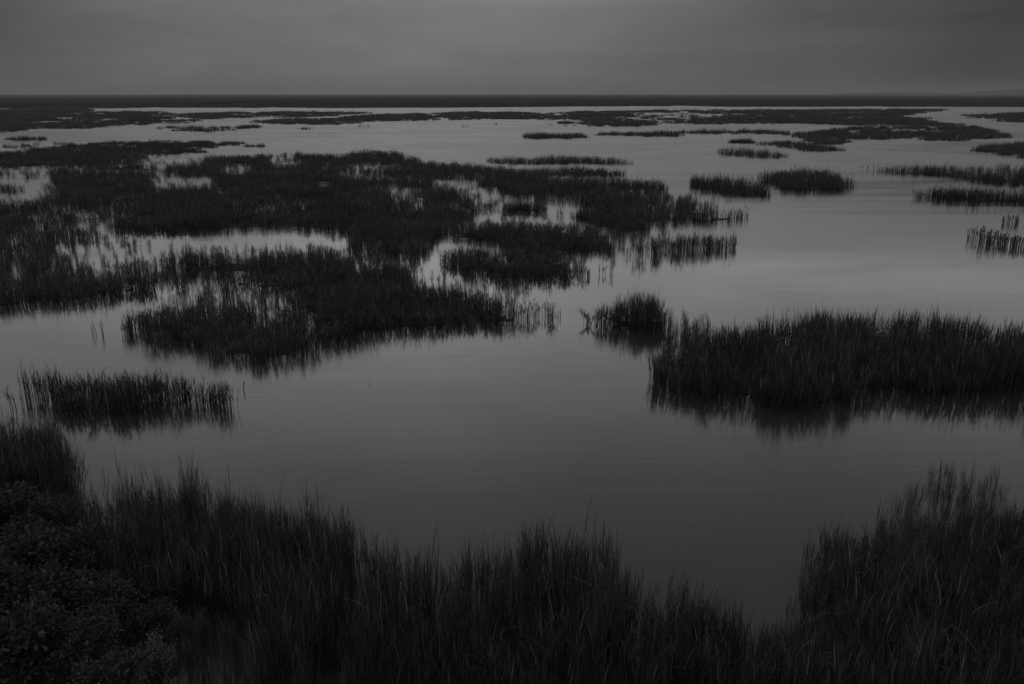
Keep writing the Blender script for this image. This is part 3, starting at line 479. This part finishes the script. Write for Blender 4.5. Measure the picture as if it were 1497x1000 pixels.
    {'n': 'reed_island', 'l': 'biggest reed island, wide and dark on the right of the open water', 'c': 'reed island', 'g': 'reed islands standing in open water', 'h': 1.5, 'd': 1.0, 'p': [(5.95, 35.71), (6.39, 36.78), (7.2, 37.9), (8.33, 38.76), (9.99, 39.66), (11.66, 40.96), (13.21, 41.57), (15.01, 42.85), (16.26, 43.39), (18.42, 43.39), (20.35, 42.85), (22.35, 42.59), (23.94, 41.57), (24.68, 39.43), (26.4, 36.87), (23.49, 32.42), (21.4, 33.73), (19.7, 33.07), (18.05, 32.58), (16.61, 33.07), (15.41, 33.57), (13.97, 32.42), (12.54, 31.12), (10.92, 31.05), (9.86, 32.03), (8.71, 32.9), (7.09, 33.23), (5.87, 34.43)], 'e': 1.0, 'w': 0.12, 'm': True, 'q': []},
    {'n': 'reed_island', 'l': 'narrow wispy island leaning left near the left shore', 'c': 'reed island', 'g': 'reed islands standing in open water', 'h': 1.25, 'd': 1.6, 'p': [(-19.95, 33.07), (-19.27, 33.48), (-18.13, 33.48), (-17.07, 33.65), (-15.68, 33.73), (-14.47, 33.57), (-12.93, 33.23), (-11.4, 32.58), (-11.27, 31.72), (-12.05, 31.49), (-13.24, 31.8), (-13.99, 31.64), (-14.89, 30.9), (-16.01, 30.76), (-17.32, 31.27), (-19.0, 32.18)], 'e': 1.0, 'w': 0.02, 'm': False, 'q': []},
    {'n': 'reed_bed', 'l': 'tall reeds on the left frame edge above the leafy bushes', 'c': 'reed bed', 'g': 'reed beds on the near shore', 'h': 1.7, 'd': 1.0, 'p': [(-20.91, 26.47), (-18.95, 27.03), (-17.35, 26.69), (-17.04, 27.38), (-16.4, 27.61), (-15.08, 26.69), (-14.34, 25.93), (-13.87, 25.15), (-13.6, 24.32), (-14.51, 23.94), (-18.67, 23.27)], 'e': 1.0, 'w': 0.3, 'm': True, 'q': []},
    {'n': 'reed_bed', 'l': 'left part of the near reed shore, tallest stalks with bowed leaves', 'c': 'reed bed', 'g': 'reed beds on the near shore', 'h': 1.9, 'd': 1.3, 'p': [(-12.0, 21.05), (-11.81, 22.01), (-10.63, 22.19), (-9.63, 22.1), (-8.69, 22.19), (-7.61, 21.49), (-6.92, 21.41), (-6.08, 21.03), (-5.24, 21.03), (-4.62, 20.2), (-4.31, 21.05), (-3.64, 17.69), (-3.6, 15.36), (-5.27, 15.15), (-5.96, 17.03), (-7.3, 17.69), (-8.52, 17.69), (-10.23, 18.77)], 'e': 1.0, 'w': 0.15, 'm': True, 'q': [([(-9.6, 22.21), (-9.41, 22.21), (-8.54, 19.99), (-8.77, 19.99)], 0.3)]},
    {'n': 'reed_bed', 'l': 'middle part of the near reed shore with a rounded hump of reeds', 'c': 'reed bed', 'g': 'reed beds on the near shore', 'h': 1.8, 'd': 1.0, 'p': [(-4.39, 19.91), (-3.91, 19.19), (-3.2, 19.06), (-2.49, 18.72), (-1.83, 18.85), (-1.14, 18.69), (-0.48, 18.85), (-0.01, 19.55), (0.73, 19.76), (1.41, 19.4), (2.06, 19.06), (2.53, 18.65), (2.9, 17.71), (2.91, 16.28), (2.1, 14.53), (-0.66, 14.14), (-3.36, 14.14), (-3.6, 15.36), (-3.64, 17.69)], 'e': 1.0, 'w': 0.3, 'm': True, 'q': []},
    {'n': 'reed_bed', 'l': 'low right part of the near reed shore dipping toward the dark water', 'c': 'reed bed', 'g': 'reed beds on the near shore', 'h': 1.6, 'd': 1.0, 'p': [(2.92, 17.85), (3.51, 17.5), (3.97, 17.04), (4.55, 16.55), (5.24, 16.29), (6.25, 16.18), (7.59, 17.03), (6.79, 14.14), (2.05, 14.14), (2.91, 16.28)], 'e': 1.0, 'w': 0.3, 'm': True, 'q': []},
    {'n': 'reed_bed', 'l': 'dark reed shore in the lower right corner', 'c': 'reed bed', 'g': 'reed beds on the near shore', 'h': 1.55, 'd': 1.0, 'p': [(6.13, 17.42), (6.78, 17.92), (7.55, 19.38), (8.36, 20.21), (9.17, 20.67), (9.87, 20.59), (10.72, 20.86), (12.27, 21.39), (14.34, 21.81), (18.44, 22.11), (16.4, 17.83), (12.35, 13.41), (6.51, 13.41), (7.31, 16.28)], 'e': 1.0, 'w': 0.3, 'm': True, 'q': []},
    {'n': 'reed_bed', 'l': 'thin pale reeds at the back of the lower right reed shore', 'c': 'reed bed', 'g': 'reed beds on the near shore', 'h': 1.3, 'd': 0.22, 'p': [(10.98, 23.2), (12.5, 24.79), (14.0, 24.79), (15.39, 24.58), (15.16, 23.49), (12.86, 22.21), (11.11, 21.81), (10.59, 22.21)], 'e': 1.0, 'w': 0.5, 'm': False, 'q': []},
    {'n': 'reed_bed', 'l': 'sparse reeds standing in the small pool at the bottom edge', 'c': 'reed bed', 'g': 'reed beds on the near shore', 'h': 1.5, 'd': 0.34, 'p': [(-7.54, 17.03), (-5.93, 16.9), (-5.27, 15.15), (-3.56, 15.15), (-3.26, 13.58), (-6.54, 13.58)], 'e': 1.0, 'w': 0.5, 'm': False, 'q': []},
    {'n': 'reed_bed', 'l': 'broken line of reeds crossing the long bright pool', 'c': 'reed bed', 'g': 'reed beds of the big marsh', 'h': 1.12, 'd': 0.45, 'p': [(-26.51, 65.73), (-24.16, 66.62), (-21.46, 65.73), (-17.77, 66.93), (-15.2, 67.54), (-12.95, 65.73), (-12.78, 63.45), (-16.0, 64.0), (-18.79, 62.9), (-22.69, 62.37), (-24.77, 61.84)], 'e': 1.0, 'w': 0.5, 'm': False, 'q': []},
    {'n': 'reed_bed', 'l': 'thin reeds inside the curved pool right of the heart of the marsh', 'c': 'reed bed', 'g': 'reed beds of the big marsh', 'h': 1.12, 'd': 0.28, 'p': [(-6.15, 57.89), (-4.14, 57.43), (-1.75, 55.66), (0.51, 53.99), (0.92, 52.03), (-1.22, 52.03), (-3.85, 53.19), (-5.89, 53.99)], 'e': 1.0, 'w': 0.6, 'm': False, 'q': []},
    {'n': 'reed_bed', 'l': 'thin reeds inside the ring of pools around the rounded islet', 'c': 'reed bed', 'g': 'reed beds of the big marsh', 'h': 1.12, 'd': 0.35, 'p': [(-5.04, 108.69), (-1.15, 107.16), (-1.02, 95.09), (-1.89, 89.46), (3.6, 87.38), (6.53, 89.46), (7.19, 98.81), (6.86, 84.43), (0.77, 83.49), (-4.04, 86.38)], 'e': 1.0, 'w': 0.6, 'm': False, 'q': []},
]
MAX_PARTS = 300
for bi, b in enumerate(BEDS):
    P = np.array(b['p'])
    x0, y0 = P.min(0); x1, y1 = P.max(0)
    x0 = max(x0, -0.9 * y1 - 8); x1 = min(x1, 0.9 * y1 + 8)
    cx, cy = P.mean(0)
    root = bpy.data.objects.new(b['n'], None)
    COL.objects.link(root)
    root.location = (cx, cy, 0)
    root.empty_display_size = 0.5
    tag(root, b['l'], b['c'], b['g'])
    dmin = max(8.0, y0)
    s0 = float(spacing(np.array([math.hypot(max(0, abs(cx) - (x1 - x0) / 2), dmin)]))[0])
    q_ = np.roll(P, -1, 0)
    area = abs(float((P[:, 0] * q_[:, 1] - q_[:, 0] * P[:, 1]).sum())) / 2
    small = min(1.0, math.sqrt(area / 60.0) / s0)
    s0 *= small
    nx, ny = int((x1 - x0) / s0) + 1, int((y1 - y0) / s0) + 1
    gx, gy = np.meshgrid(np.arange(nx), np.arange(ny))
    X = x0 + (gx.ravel() + U(0, 1, nx * ny)) * s0
    Y = y0 + (gy.ravel() + U(0, 1, nx * ny)) * s0
    wob = min(0.5 * s0 + 0.010 * y0, 0.55 * area / float(np.hypot(*(q_ - P).T).sum()))
    ok = inside(b['p'], X + (vnoise(X / (2 * wob), Y / (2 * wob), bi) - 0.5) * 2 * wob, Y + (vnoise(X / (2 * wob), Y / (2 * wob), bi + 50) - 0.5) * 2 * wob)
    X, Y = X[ok], Y[ok]
    D = np.hypot(X, Y)
    sp = spacing(D) * small
    ed = edge_dist(b['p'], X, Y)
    p = np.clip(0.6 + ed / (2.5 * sp), 0, 1) * b['d']
    fq = 1.0 / (2.5 + 0.03 * y0)
    nzv = 0.65 * vnoise(X * fq * 0.5, Y * fq, bi + 7) + 0.35 * vnoise(X * fq * 1.7, Y * fq * 1.9, bi + 9)
    p *= np.clip(1 - b['w'] * 3.2 * np.clip(0.52 - nzv, 0, 1) * 2, 0.06, 1)
    for q, f in b['q']:
        hin = inside(q, X, Y)
        hd = edge_dist(q, X, Y)
        soft = np.clip(hd / (1.2 * sp), 0, 1)
        p = np.where(hin, p * (f + (1 - f) * (1 - soft) * 0.5), p)
    keep = RNG.random(len(X)) < p * (1 + 0.9 * (p < 0.55)) * (s0 / sp) ** 2
    X, Y, D, sp, ed, p = X[keep], Y[keep], D[keep], sp[keep], ed[keep], p[keep]
    n = len(X)
    if n == 0:
        continue
    cq = 0.62 / sp
    hn = 0.58 + 0.30 * vnoise(X * fq, Y * fq, bi + 21) + 0.40 * vnoise(X * cq, Y * cq, bi + 31) + RNG.normal(0, 0.06, n)
    HS = b['h'] * hn * np.clip(0.82 + ed / (8 * sp), 0, 1)
    HS = HS * np.where(RNG.random(n) < 0.12, U(1.12, 1.38, n), 1)
    S = U(0.85, 1.2, n) * small ** 0.8
    thin = p < 0.55
    S = np.where(thin, S * U(0.22, 0.75, n), S)
    HS = np.where(thin, HS * U(0.55, 1.08, n), HS)
    TX = RNG.normal(0, 0.07, n); TY = RNG.normal(0, 0.07, n)
    R = U(0, 6.283, n)
    lv = level_of(D)
    pick = RNG.integers(0, 9999, n)
    order = np.argsort(D)
    solo = order[lv[order] <= 1][:MAX_PARTS]
    rest = np.ones(n, bool)
    rest[solo] = False
    for i in solo:
        l = int(lv[i])
        o = bpy.data.objects.new('reed_tuft', TUFT_ME[l][int(pick[i]) % len(TUFT_ME[l])])
        COL.objects.link(o)
        o.parent = root
        o.location = (X[i] - cx, Y[i] - cy, -0.02)
        o.rotation_euler = (-TY[i], TX[i], R[i])
        o.scale = (S[i], S[i], HS[i])
        STAT['obj'] += 1
        STAT['tri'] += len(o.data.polygons)
    if rest.any():
        plant(lv[rest], X[rest] - cx, Y[rest] - cy, np.full(int(rest.sum()), -0.02), S[rest], HS[rest], R[rest], pick[rest],
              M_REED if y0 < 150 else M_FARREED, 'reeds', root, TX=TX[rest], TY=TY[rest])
    # bowed dead leaves caught among the nearest reeds
    if y0 < 30 and n > 200:
        k = 55
        sel = RNG.choice(n, k, replace=False)
        Q = np.stack([X[sel] - cx, Y[sel] - cy, HS[sel] * U(0.55, 0.95, k)], 1)
        la = U(0, 6.28, k)
        V, T, A = ribbon(Q, la, U(0.7, 1.7, k), U(0.22, 0.5, k), U(0.010, 0.02, k), la + 1.57 + U(-.4, .4, k), 5, 1.2)
        add('dead_leaves', mesh_from('dead_leaves', V, T, M_PALE, A), root, 'stuff')
    # peat under the closed part of the bed
    if b['m']:
        c = max(0.5, 0.9 * s0) if y0 < 150 else 2.2 * s0
        mx, my = int((x1 - x0) / c) + 2, int((y1 - y0) / c) + 2
        ax, ay = np.meshgrid(x0 + np.arange(mx) * c, y0 + np.arange(my) * c)
        fx, fy = ax.ravel(), ay.ravel()
        good = inside(b['p'], fx, fy) & (edge_dist(b['p'], fx, fy) > 1.5 * c)
        for q, f in b['q']:
            if f < 0.7:
                good &= ~inside(q, fx, fy)
        nzc = 0.65 * vnoise(fx * fq * 0.5, fy * fq, bi + 7) + 0.35 * vnoise(fx * fq * 1.7, fy * fq * 1.9, bi + 9)
        if b['w'] >= 0.2:
            good &= nzc > 0.44
        good = good.reshape(my, mx)
        cell = good[:-1, :-1] & good[1:, :-1] & good[:-1, 1:] & good[1:, 1:]
        jj, ii = np.nonzero(cell)
        if len(jj):
            jx = fx + (vnoise(fx * 3.1, fy * 3.7, 3) - 0.5) * c * 0.7
            jy = fy + (vnoise(fx * 3.3, fy * 2.9, 4) - 0.5) * c * 0.7
            V = np.stack([jx - cx, jy - cy, np.full(len(fx), 0.004 + 0.003 * (bi % 12))], 1)
            a = jj * mx + ii
            T = np.stack([a, a + 1, a + mx + 1, a + mx], 1)
            used = np.unique(T)
            remap = np.zeros(len(V), int); remap[used] = np.arange(len(used))
            add('mud_bank', mesh_from('mud_bank', V[used], remap[T], M_MUD), root, 'stuff')

# ------------------------------------------------------------------ lone tufts and stalks standing in the water
LONE = 'lone reed tufts in the open water'
def lone(loc, label, k, rad, h, level=1, lean_az=None, lean=0.12, wd=0.035, group=LONE, leaves=3):
    """one small clump built of its own stalks: > stalks, leaves"""
    root = bpy.data.objects.new('lone_tuft', None)
    COL.objects.link(root)
    root.location = (loc[0], loc[1], 0)
    root.empty_display_size = 0.3
    tag(root, label, 'reed tuft', group)
    r = rad * np.sqrt(U(0, 1, k)); th = U(0, 6.283, k)
    P = np.stack([r * np.cos(th) * 1.3, r * np.sin(th) * 0.7, np.full(k, -0.03)], 1)
    Hh = 0.78 * h * U(0.55, 1.05, k)
    az = th if lean_az is None else np.full(k, lean_az) + U(-0.5, 0.5, k)
    ln = np.abs(RNG.normal(lean, 0.09, k))
    V, T, A = ribbon(P, az, ln, Hh, wd * U(0.8, 1.3, k), U(0, 3.14, k), 4)
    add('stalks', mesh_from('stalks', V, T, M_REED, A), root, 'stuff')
    parts = []
    for j in range(leaves):
        t = U(0.3, 0.9, k); out = ln * Hh * t ** 2
        Q = P + np.stack([np.cos(az) * out, np.sin(az) * out, Hh * (t - 0.32 * ln * t ** 2.4)], 1)
        la = U(0, 6.283, k)
        parts.append(ribbon(Q, la, U(0.3, 1.0, k), U(0.14, 0.28, k) * h, wd * U(0.7, 1.1, k), la + 1.57, 3, 1.3, 0.6))
    if parts:
        V, T, A = join(parts)
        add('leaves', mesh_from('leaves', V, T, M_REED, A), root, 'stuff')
    return root
R8 = 'reed tufts of the sparse row by the right frame edge'
lone((39.45, 72.88), 'slim tuft at the free left end of the sparse row on the right', 9, 0.31, 1.6, wd=0.055, group=R8)
lone((39.67, 72.17), 'pair of upright stalks, second in the sparse row on the right', 7, 0.25, 1.7, wd=0.055, group=R8)
lone((39.81, 71.13), 'tallest tuft of the sparse row by the right frame edge', 25, 0.56, 1.9, wd=0.055, group=R8)
lone((40.2, 70.78), 'densest tuft of the sparse row, touching the tallest tuft', 32, 0.56, 1.5, wd=0.055, group=R8)
lone((40.63, 70.11), 'low tuft after the gap in the sparse row on the right', 18, 0.43, 1.3, wd=0.055, group=R8)
lone((40.71, 69.45), 'wide tuft after the gap in the sparse row on the right', 25, 0.62, 1.4, wd=0.055, group=R8)
lone((41.14, 69.13), 'tuft leaning near the end of the sparse row on the right', 16, 0.43, 1.4, wd=0.055, group=R8)
lone((41.7, 69.13), 'tuft cut by the frame edge at the end of the sparse row', 21, 0.56, 1.4, wd=0.055, group=R8)
lone((48.32, 81.23), 'bushy tuft above the sparse row, touching the right frame edge', 34, 1.3, 1.5, wd=0.08)
lone((2.66, 46.41), 'lone pair of curved stalks off the tip of the front bed', 3, 0.12, 1.1, wd=0.04, lean_az=0.3, leaves=1)
lone((1.52, 46.56), 'inner tuft just off the tip of the front bed', 14, 0.3, 1.45, wd=0.035)
lone((1.94, 46.41), 'outer tuft just off the tip of the front bed', 16, 0.3, 1.4, wd=0.035)
lone((6.76, 57.43), 'short stalk in the gap right of the rounded bed end', 3, 0.15, 1.3, wd=0.05)
lone((6.13, 58.12), 'small tuft off the rounded bed end', 7, 0.4, 1.1, wd=0.05)
lone((16.31, 66.93), 'tuft near the outer end of the thin outlying row', 12, 0.7, 1.5, wd=0.06)
lone((17.32, 67.54), 'thin curved stalk at the outer end of the thin outlying row', 4, 0.3, 1.9, wd=0.05)
lone((-5.98, 34.79), 'two tiny stems barely breaking the open water in the middle', 2, 0.1, 0.5, wd=0.02, leaves=0)
lone((-19.69, 31.8), 'bent dark tuft beside the wispy island, close to the left frame edge', 8, 0.18, 1.35, wd=0.03, lean_az=2.7, lean=0.3)
lone((-19.65, 32.42), 'short tuft between the bent tuft and the wispy island', 4, 0.12, 0.9, wd=0.025, lean_az=2.7)
lone((-21.67, 42.72), 'outermost thin tuft left of the darkest front bed', 3, 0.1, 0.9, wd=0.035, lean_az=3.0)
lone((-21.12, 42.59), 'second thin tuft left of the darkest front bed', 4, 0.1, 1.1, wd=0.035, lean_az=3.0)
lone((-11.38, 34.08), 'faint small stem below the darkest front bed', 2, 0.1, 0.7, wd=0.03, leaves=1)
lone((-11.07, 31.8), 'single leaning stem at the tail of the wispy island', 4, 0.2, 1.2, wd=0.03, lean_az=0.5)
lone((48.71, 103.52), 'bent tuft at the tip of the thick right-edge bed', 10, 0.5, 1.5, wd=0.06, lean_az=2.9, lean=0.35)
lone((58.29, 143.71), 'short tuft ahead of the thin tip of the long right strip', 7, 0.7, 1.1, wd=0.09)
# sprawling, branched tuft lying toward the water left of the spiky island
for (px, lb, az_) in (((4.02, 44.78), 'sprawling bent tuft farthest left of the spiky island', 2.6), ((4.33, 44.49), 'sprawling tuft between its twin and the spiky island', 0.6)):
    lone(px, lb, 9, 0.25, 1.35, wd=0.035, lean_az=az_, lean=0.75, leaves=5, group='sprawling tufts by the spiky island')
# specks of reed far out in the channel
SPK = 'specks of reed far out in the channel'
for (px, lb) in (((-74.13, 309.3), 'first speck in the short row under the far islet'), ((-73.17, 309.3), 'second speck, the highest in the short row under the far islet'),
                 ((-71.97, 309.3), 'third speck in the short row under the far islet'), ((-70.53, 309.3), 'last speck in the short row under the far islet'),
                 ((-57.92, 335.37), 'flat speck patch below the step of the long far islet'), ((-54.8, 335.37), 'thin speck right of the flat speck patch'),
                 ((-17.72, 328.45), 'single speck alone in the bright channel'), ((-7.0, 353.99), 'single thin speck nearest the small-bitten far islet'),
                 ((14.82, 344.06), 'speck below the tiniest islet, left of its pair'), ((21.67, 342.58), 'speck below the tiniest islet, right of its pair'),
                 ((24.33, 342.58), 'flat speck close to the edge of the humped far islet')):
    lone(px, lb, 7, 1.1, 1.5, wd=0.25, group=SPK, leaves=0)

# a tall stalk with one pale bowed leaf above the left part of the near shore
root = bpy.data.objects.new('tall_reed', None)
COL.objects.link(root)
root.location = tuple((-5.39, 20.19)) + (0,)
tag(root, 'tallest reed on the near shore with one pale bowed leaf', 'reed')
V, T, A = ribbon(np.array([[0, 0, 0.], [0.08, 0.05, 0], [-0.06, 0.02, 0]]), np.array([1.0, 0.4, 2.2]), np.array([0.05, 0.12, 0.14]), np.array([2.75, 2.4, 2.1]), np.array([0.03, 0.03, 0.025]), np.array([0.2, 0.5, 0.1]), 6)
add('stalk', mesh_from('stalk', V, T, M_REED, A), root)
V, T, A = ribbon(np.array([[0.05, 0.03, 2.25]]), np.array([0.1]), np.array([1.5]), np.array([0.36]), np.array([0.04]), np.array([1.6]), 6, 1.1)
add('pale_leaf', mesh_from('pale_leaf', V, T, M_DRY, A), root)
k = 9
V, T, A = ribbon(np.stack([U(-.03, .05, k), U(0, .05, k), U(0.5, 2.0, k)], 1), U(0, 6.28, k), U(0.3, 1.0, k), U(0.35, 0.6, k), U(0.02, 0.03, k), U(0, 3.1, k), 4, 1.3)
add('leaves', mesh_from('leaves', V, T, M_REED, A), root, 'stuff')

# ------------------------------------------------------------------ leafy bushes on the bank
def leaf_cloud(n, centres, spread, size, mat, name):
    c = centres[RNG.integers(0, len(centres), n)]
    v = RNG.normal(0, 1, (n, 3)); v /= np.linalg.norm(v, axis=1)[:, None]
    p = c + v * (spread * U(0.2, 1.25, n))[:, None]
    p[:, 2] = np.maximum(p[:, 2], 0.05)
    d = v + RNG.normal(0, 0.6, (n, 3)); d[:, 2] += 0.35
    d /= np.linalg.norm(d, axis=1)[:, None]
    s = np.cross(d, RNG.normal(0, 1, (n, 3))); s /= np.linalg.norm(s, axis=1)[:, None]
    L = size * U(0.5, 1.9, n)[:, None]
    w = L * 0.22
    up = np.cross(s, d) * L * 0.12
    V = np.stack([p, p + d * L * 0.5 + s * w + up, p + d * L, p + d * L * 0.5 - s * w + up], 1).reshape(-1, 3)
    q = (np.arange(n) * 4)[:, None]
    T = np.concatenate([np.stack([q[:, 0], q[:, 0] + 1, q[:, 0] + 2], 1), np.stack([q[:, 0], q[:, 0] + 2, q[:, 0] + 3], 1)], 0)
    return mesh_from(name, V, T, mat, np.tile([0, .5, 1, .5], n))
def tube(path, r0, r1, sides=5):
    path = np.array(path, float); n = len(path)
    V, T = [], []
    for i, p in enumerate(path):
        r = r0 + (r1 - r0) * i / (n - 1)
        for k in range(sides):
            a = 6.2832 * k / sides
            V.append((p[0] + r * math.cos(a), p[1] + r * math.sin(a), p[2]))
    for i in range(n - 1):
        for k in range(sides):
            a, b = i * sides + k, i * sides + (k + 1) % sides
            T += [(a, b, b + sides), (a, b + sides, a + sides)]
    return np.array(V), np.array(T)
def bush_kind(mat, n, size, twigs):
    cents, parts = [], []
    for i in range(twigs):
        a, r, z = random.uniform(0, 6.28), random.uniform(0.05, 0.62), random.uniform(0.45, 1.0)
        z *= 1.05 - 0.5 * r ** 2
        e = np.array([r * math.cos(a), r * math.sin(a), z])
        m = e * [0.35, 0.35, 0.5] + [random.uniform(-.06, .06), random.uniform(-.06, .06), 0]
        V, T = tube([(0.12 * math.cos(a) * r, 0.12 * math.sin(a) * r, -0.1), m, e], 0.016, 0.005)
        parts.append((V, T, np.zeros(len(V))))
        cents.append(e); cents.append(m * 0.4 + e * 0.6)
        for _ in range(2):
            s_ = e + np.array([random.uniform(-.16, .16), random.uniform(-.16, .16), random.uniform(.05, .28)])
            V, T = tube([m * 0.3 + e * 0.7, s_], 0.006, 0.002, 3)
            parts.append((V, T, np.zeros(len(V))))
            cents.append(s_ * 0.8 + e * 0.2)
    V, T, A = join(parts)
    return mesh_from('branches', V, T, M_BARK), leaf_cloud(n, np.array(cents), 0.16, size, mat, 'foliage')
KINDS = [bush_kind(M_LEAF, 4200, 0.07, 24), bush_kind(M_LEAF, 3900, 0.055, 20), bush_kind(M_LEAF, 4400, 0.08, 26), bush_kind(M_PALE, 1700, 0.05, 24)]
BUSH = 'leafy bushes on the near bank'
for (loc, kd, sc, h, rz, lb) in (
    ((-13.73, 20.97), 0, 1.45, 1.25, 0.3, 'dark leafy bush under the tall reeds at the left frame edge'),
    ((-12.34, 20.83), 1, 1.2, 1.1, 1.9, 'leafy bush at the corner where bank, reeds and open water meet'),
    ((-14.37, 19.65), 2, 1.5, 1.4, 4.0, 'bush cut by the left frame edge, below the tall reeds'),
    ((-11.87, 18.83), 2, 1.45, 1.2, 2.2, 'rounded dark bush in the middle of the bank row'),
    ((-10.73, 18.95), 0, 1.15, 1.1, 5.1, 'bush pressed against the first stalks of the near reed shore'),
    ((-11.87, 17.16), 1, 1.5, 1.35, 0.9, 'bushy mass at the left frame edge halfway down the bank'),
    ((-10.34, 17.03), 0, 1.4, 1.15, 3.3, 'dark bush below the one pressed against the reed stalks'),
    ((-9.21, 17.16), 1, 1.15, 0.95, 2.7, 'low dark bush beside the small bottom pool'),
    ((-8.19, 16.77), 2, 0.8, 0.6, 0.6, 'lowest dark bush, at the near end of the reed stalks'),
    ((-10.07, 15.15), 2, 1.4, 1.3, 1.2, 'big dark bush filling the lower left corner'),
    ((-8.88, 15.36), 1, 1.25, 1.1, 5.5, 'dark bush between the big corner bush and the pale bush'),
    ((-7.77, 13.86), 0, 1.2, 1.15, 4.4, 'dark bush on the bottom edge left of the pale bush'),
    ((-11.72, 15.15), 0, 1.4, 1.5, 5.7, 'bush half outside the lower left corner')):
    br, fo = KINDS[kd]
    root = bpy.data.objects.new('bush', None)
    COL.objects.link(root)
    root.location = (loc[0], loc[1], 0.2)
    root.rotation_euler = (0, 0, rz)
    root.scale = (sc, sc, h)
    tag(root, lb, 'bush', BUSH)
    add('branches', br, root)
    add('foliage', fo, root, 'stuff')
# low weeds between the bushes: nobody could count them
bx = np.array(BANK)
wx, wy = U(-30, -3, 7000), U(9, 28, 7000)
m_ = inside(BANK + [(-40, 2), (-40, 20)], wx, wy) & (np.abs(wx) < 0.8 * wy + 3)
wx, wy = wx[m_], wy[m_]
k = len(wx)
pt = []
for j in range(5):
    pt.append(ribbon(np.stack([wx + U(-.2, .2, k), wy + U(-.2, .2, k), np.full(k, 0.05)], 1), U(0, 6.28, k), U(0.2, 1.1, k), U(0.25, 1.25, k), U(0.015, 0.04, k), U(0, 3.1, k), 3))
V, T, A = join(pt)
o = add('weeds', mesh_from('weeds', V, T, M_LEAF, A), kind='stuff')
tag(o, 'low weeds covering the ground between the bushes')

PB = 'pale seeding bushes by the small pool'
for (loc, sc, h, rz, lb) in (((-7.44, 15.36), 0.62, 0.95, 0.4, 'pale feathery bush at the rim of the small bottom pool'),
                             ((-7.59, 14.53), 0.6, 0.9, 2.4, 'pale feathery bush on the bottom edge, lower of the two'),
                             ((-7.57, 16.77), 0.45, 0.6, 3.6, 'small pale bush behind the small bottom pool')):
    root = bpy.data.objects.new('pale_bush', None)
    COL.objects.link(root)
    root.location = (loc[0], loc[1], 0.1)
    root.rotation_euler = (0, 0, rz)
    root.scale = (sc, sc, h)
    tag(root, lb, 'bush', PB)
    add('branches', KINDS[3][0], root)
    add('foliage', KINDS[3][1], root, 'stuff')

# ------------------------------------------------------------------ the air
def box(name, lo, hi, mat):
    x0, y0, z0 = lo; x1, y1, z1 = hi
    V = [(x0, y0, z0), (x1, y0, z0), (x1, y1, z0), (x0, y1, z0), (x0, y0, z1), (x1, y0, z1), (x1, y1, z1), (x0, y1, z1)]
    Q = [(0, 3, 2, 1), (4, 5, 6, 7), (0, 1, 5, 4), (1, 2, 6, 5), (2, 3, 7, 6), (3, 0, 4, 7)]
    return add(name, mesh_from(name, np.array(V, float), np.array(Q), mat), kind='stuff')
m = bpy.data.materials.new('haze')
m.use_nodes = True
t = m.node_tree
t.nodes.clear()
pv = N(t, 'ShaderNodeVolumePrincipled')
pv.inputs['Color'].default_value = (0.6, 0.6, 0.6, 1)
pv.inputs['Anisotropy'].default_value = 0.6
pv.inputs['Density'].default_value = 1.2e-4
ou = N(t, 'ShaderNodeOutputMaterial')
t.links.new(pv.outputs[0], ou.inputs['Volume'])
box('haze', (-16000, -70, -1.5), (16000, 13000, 90), m)

print('STAT', STAT, len(bpy.data.objects))
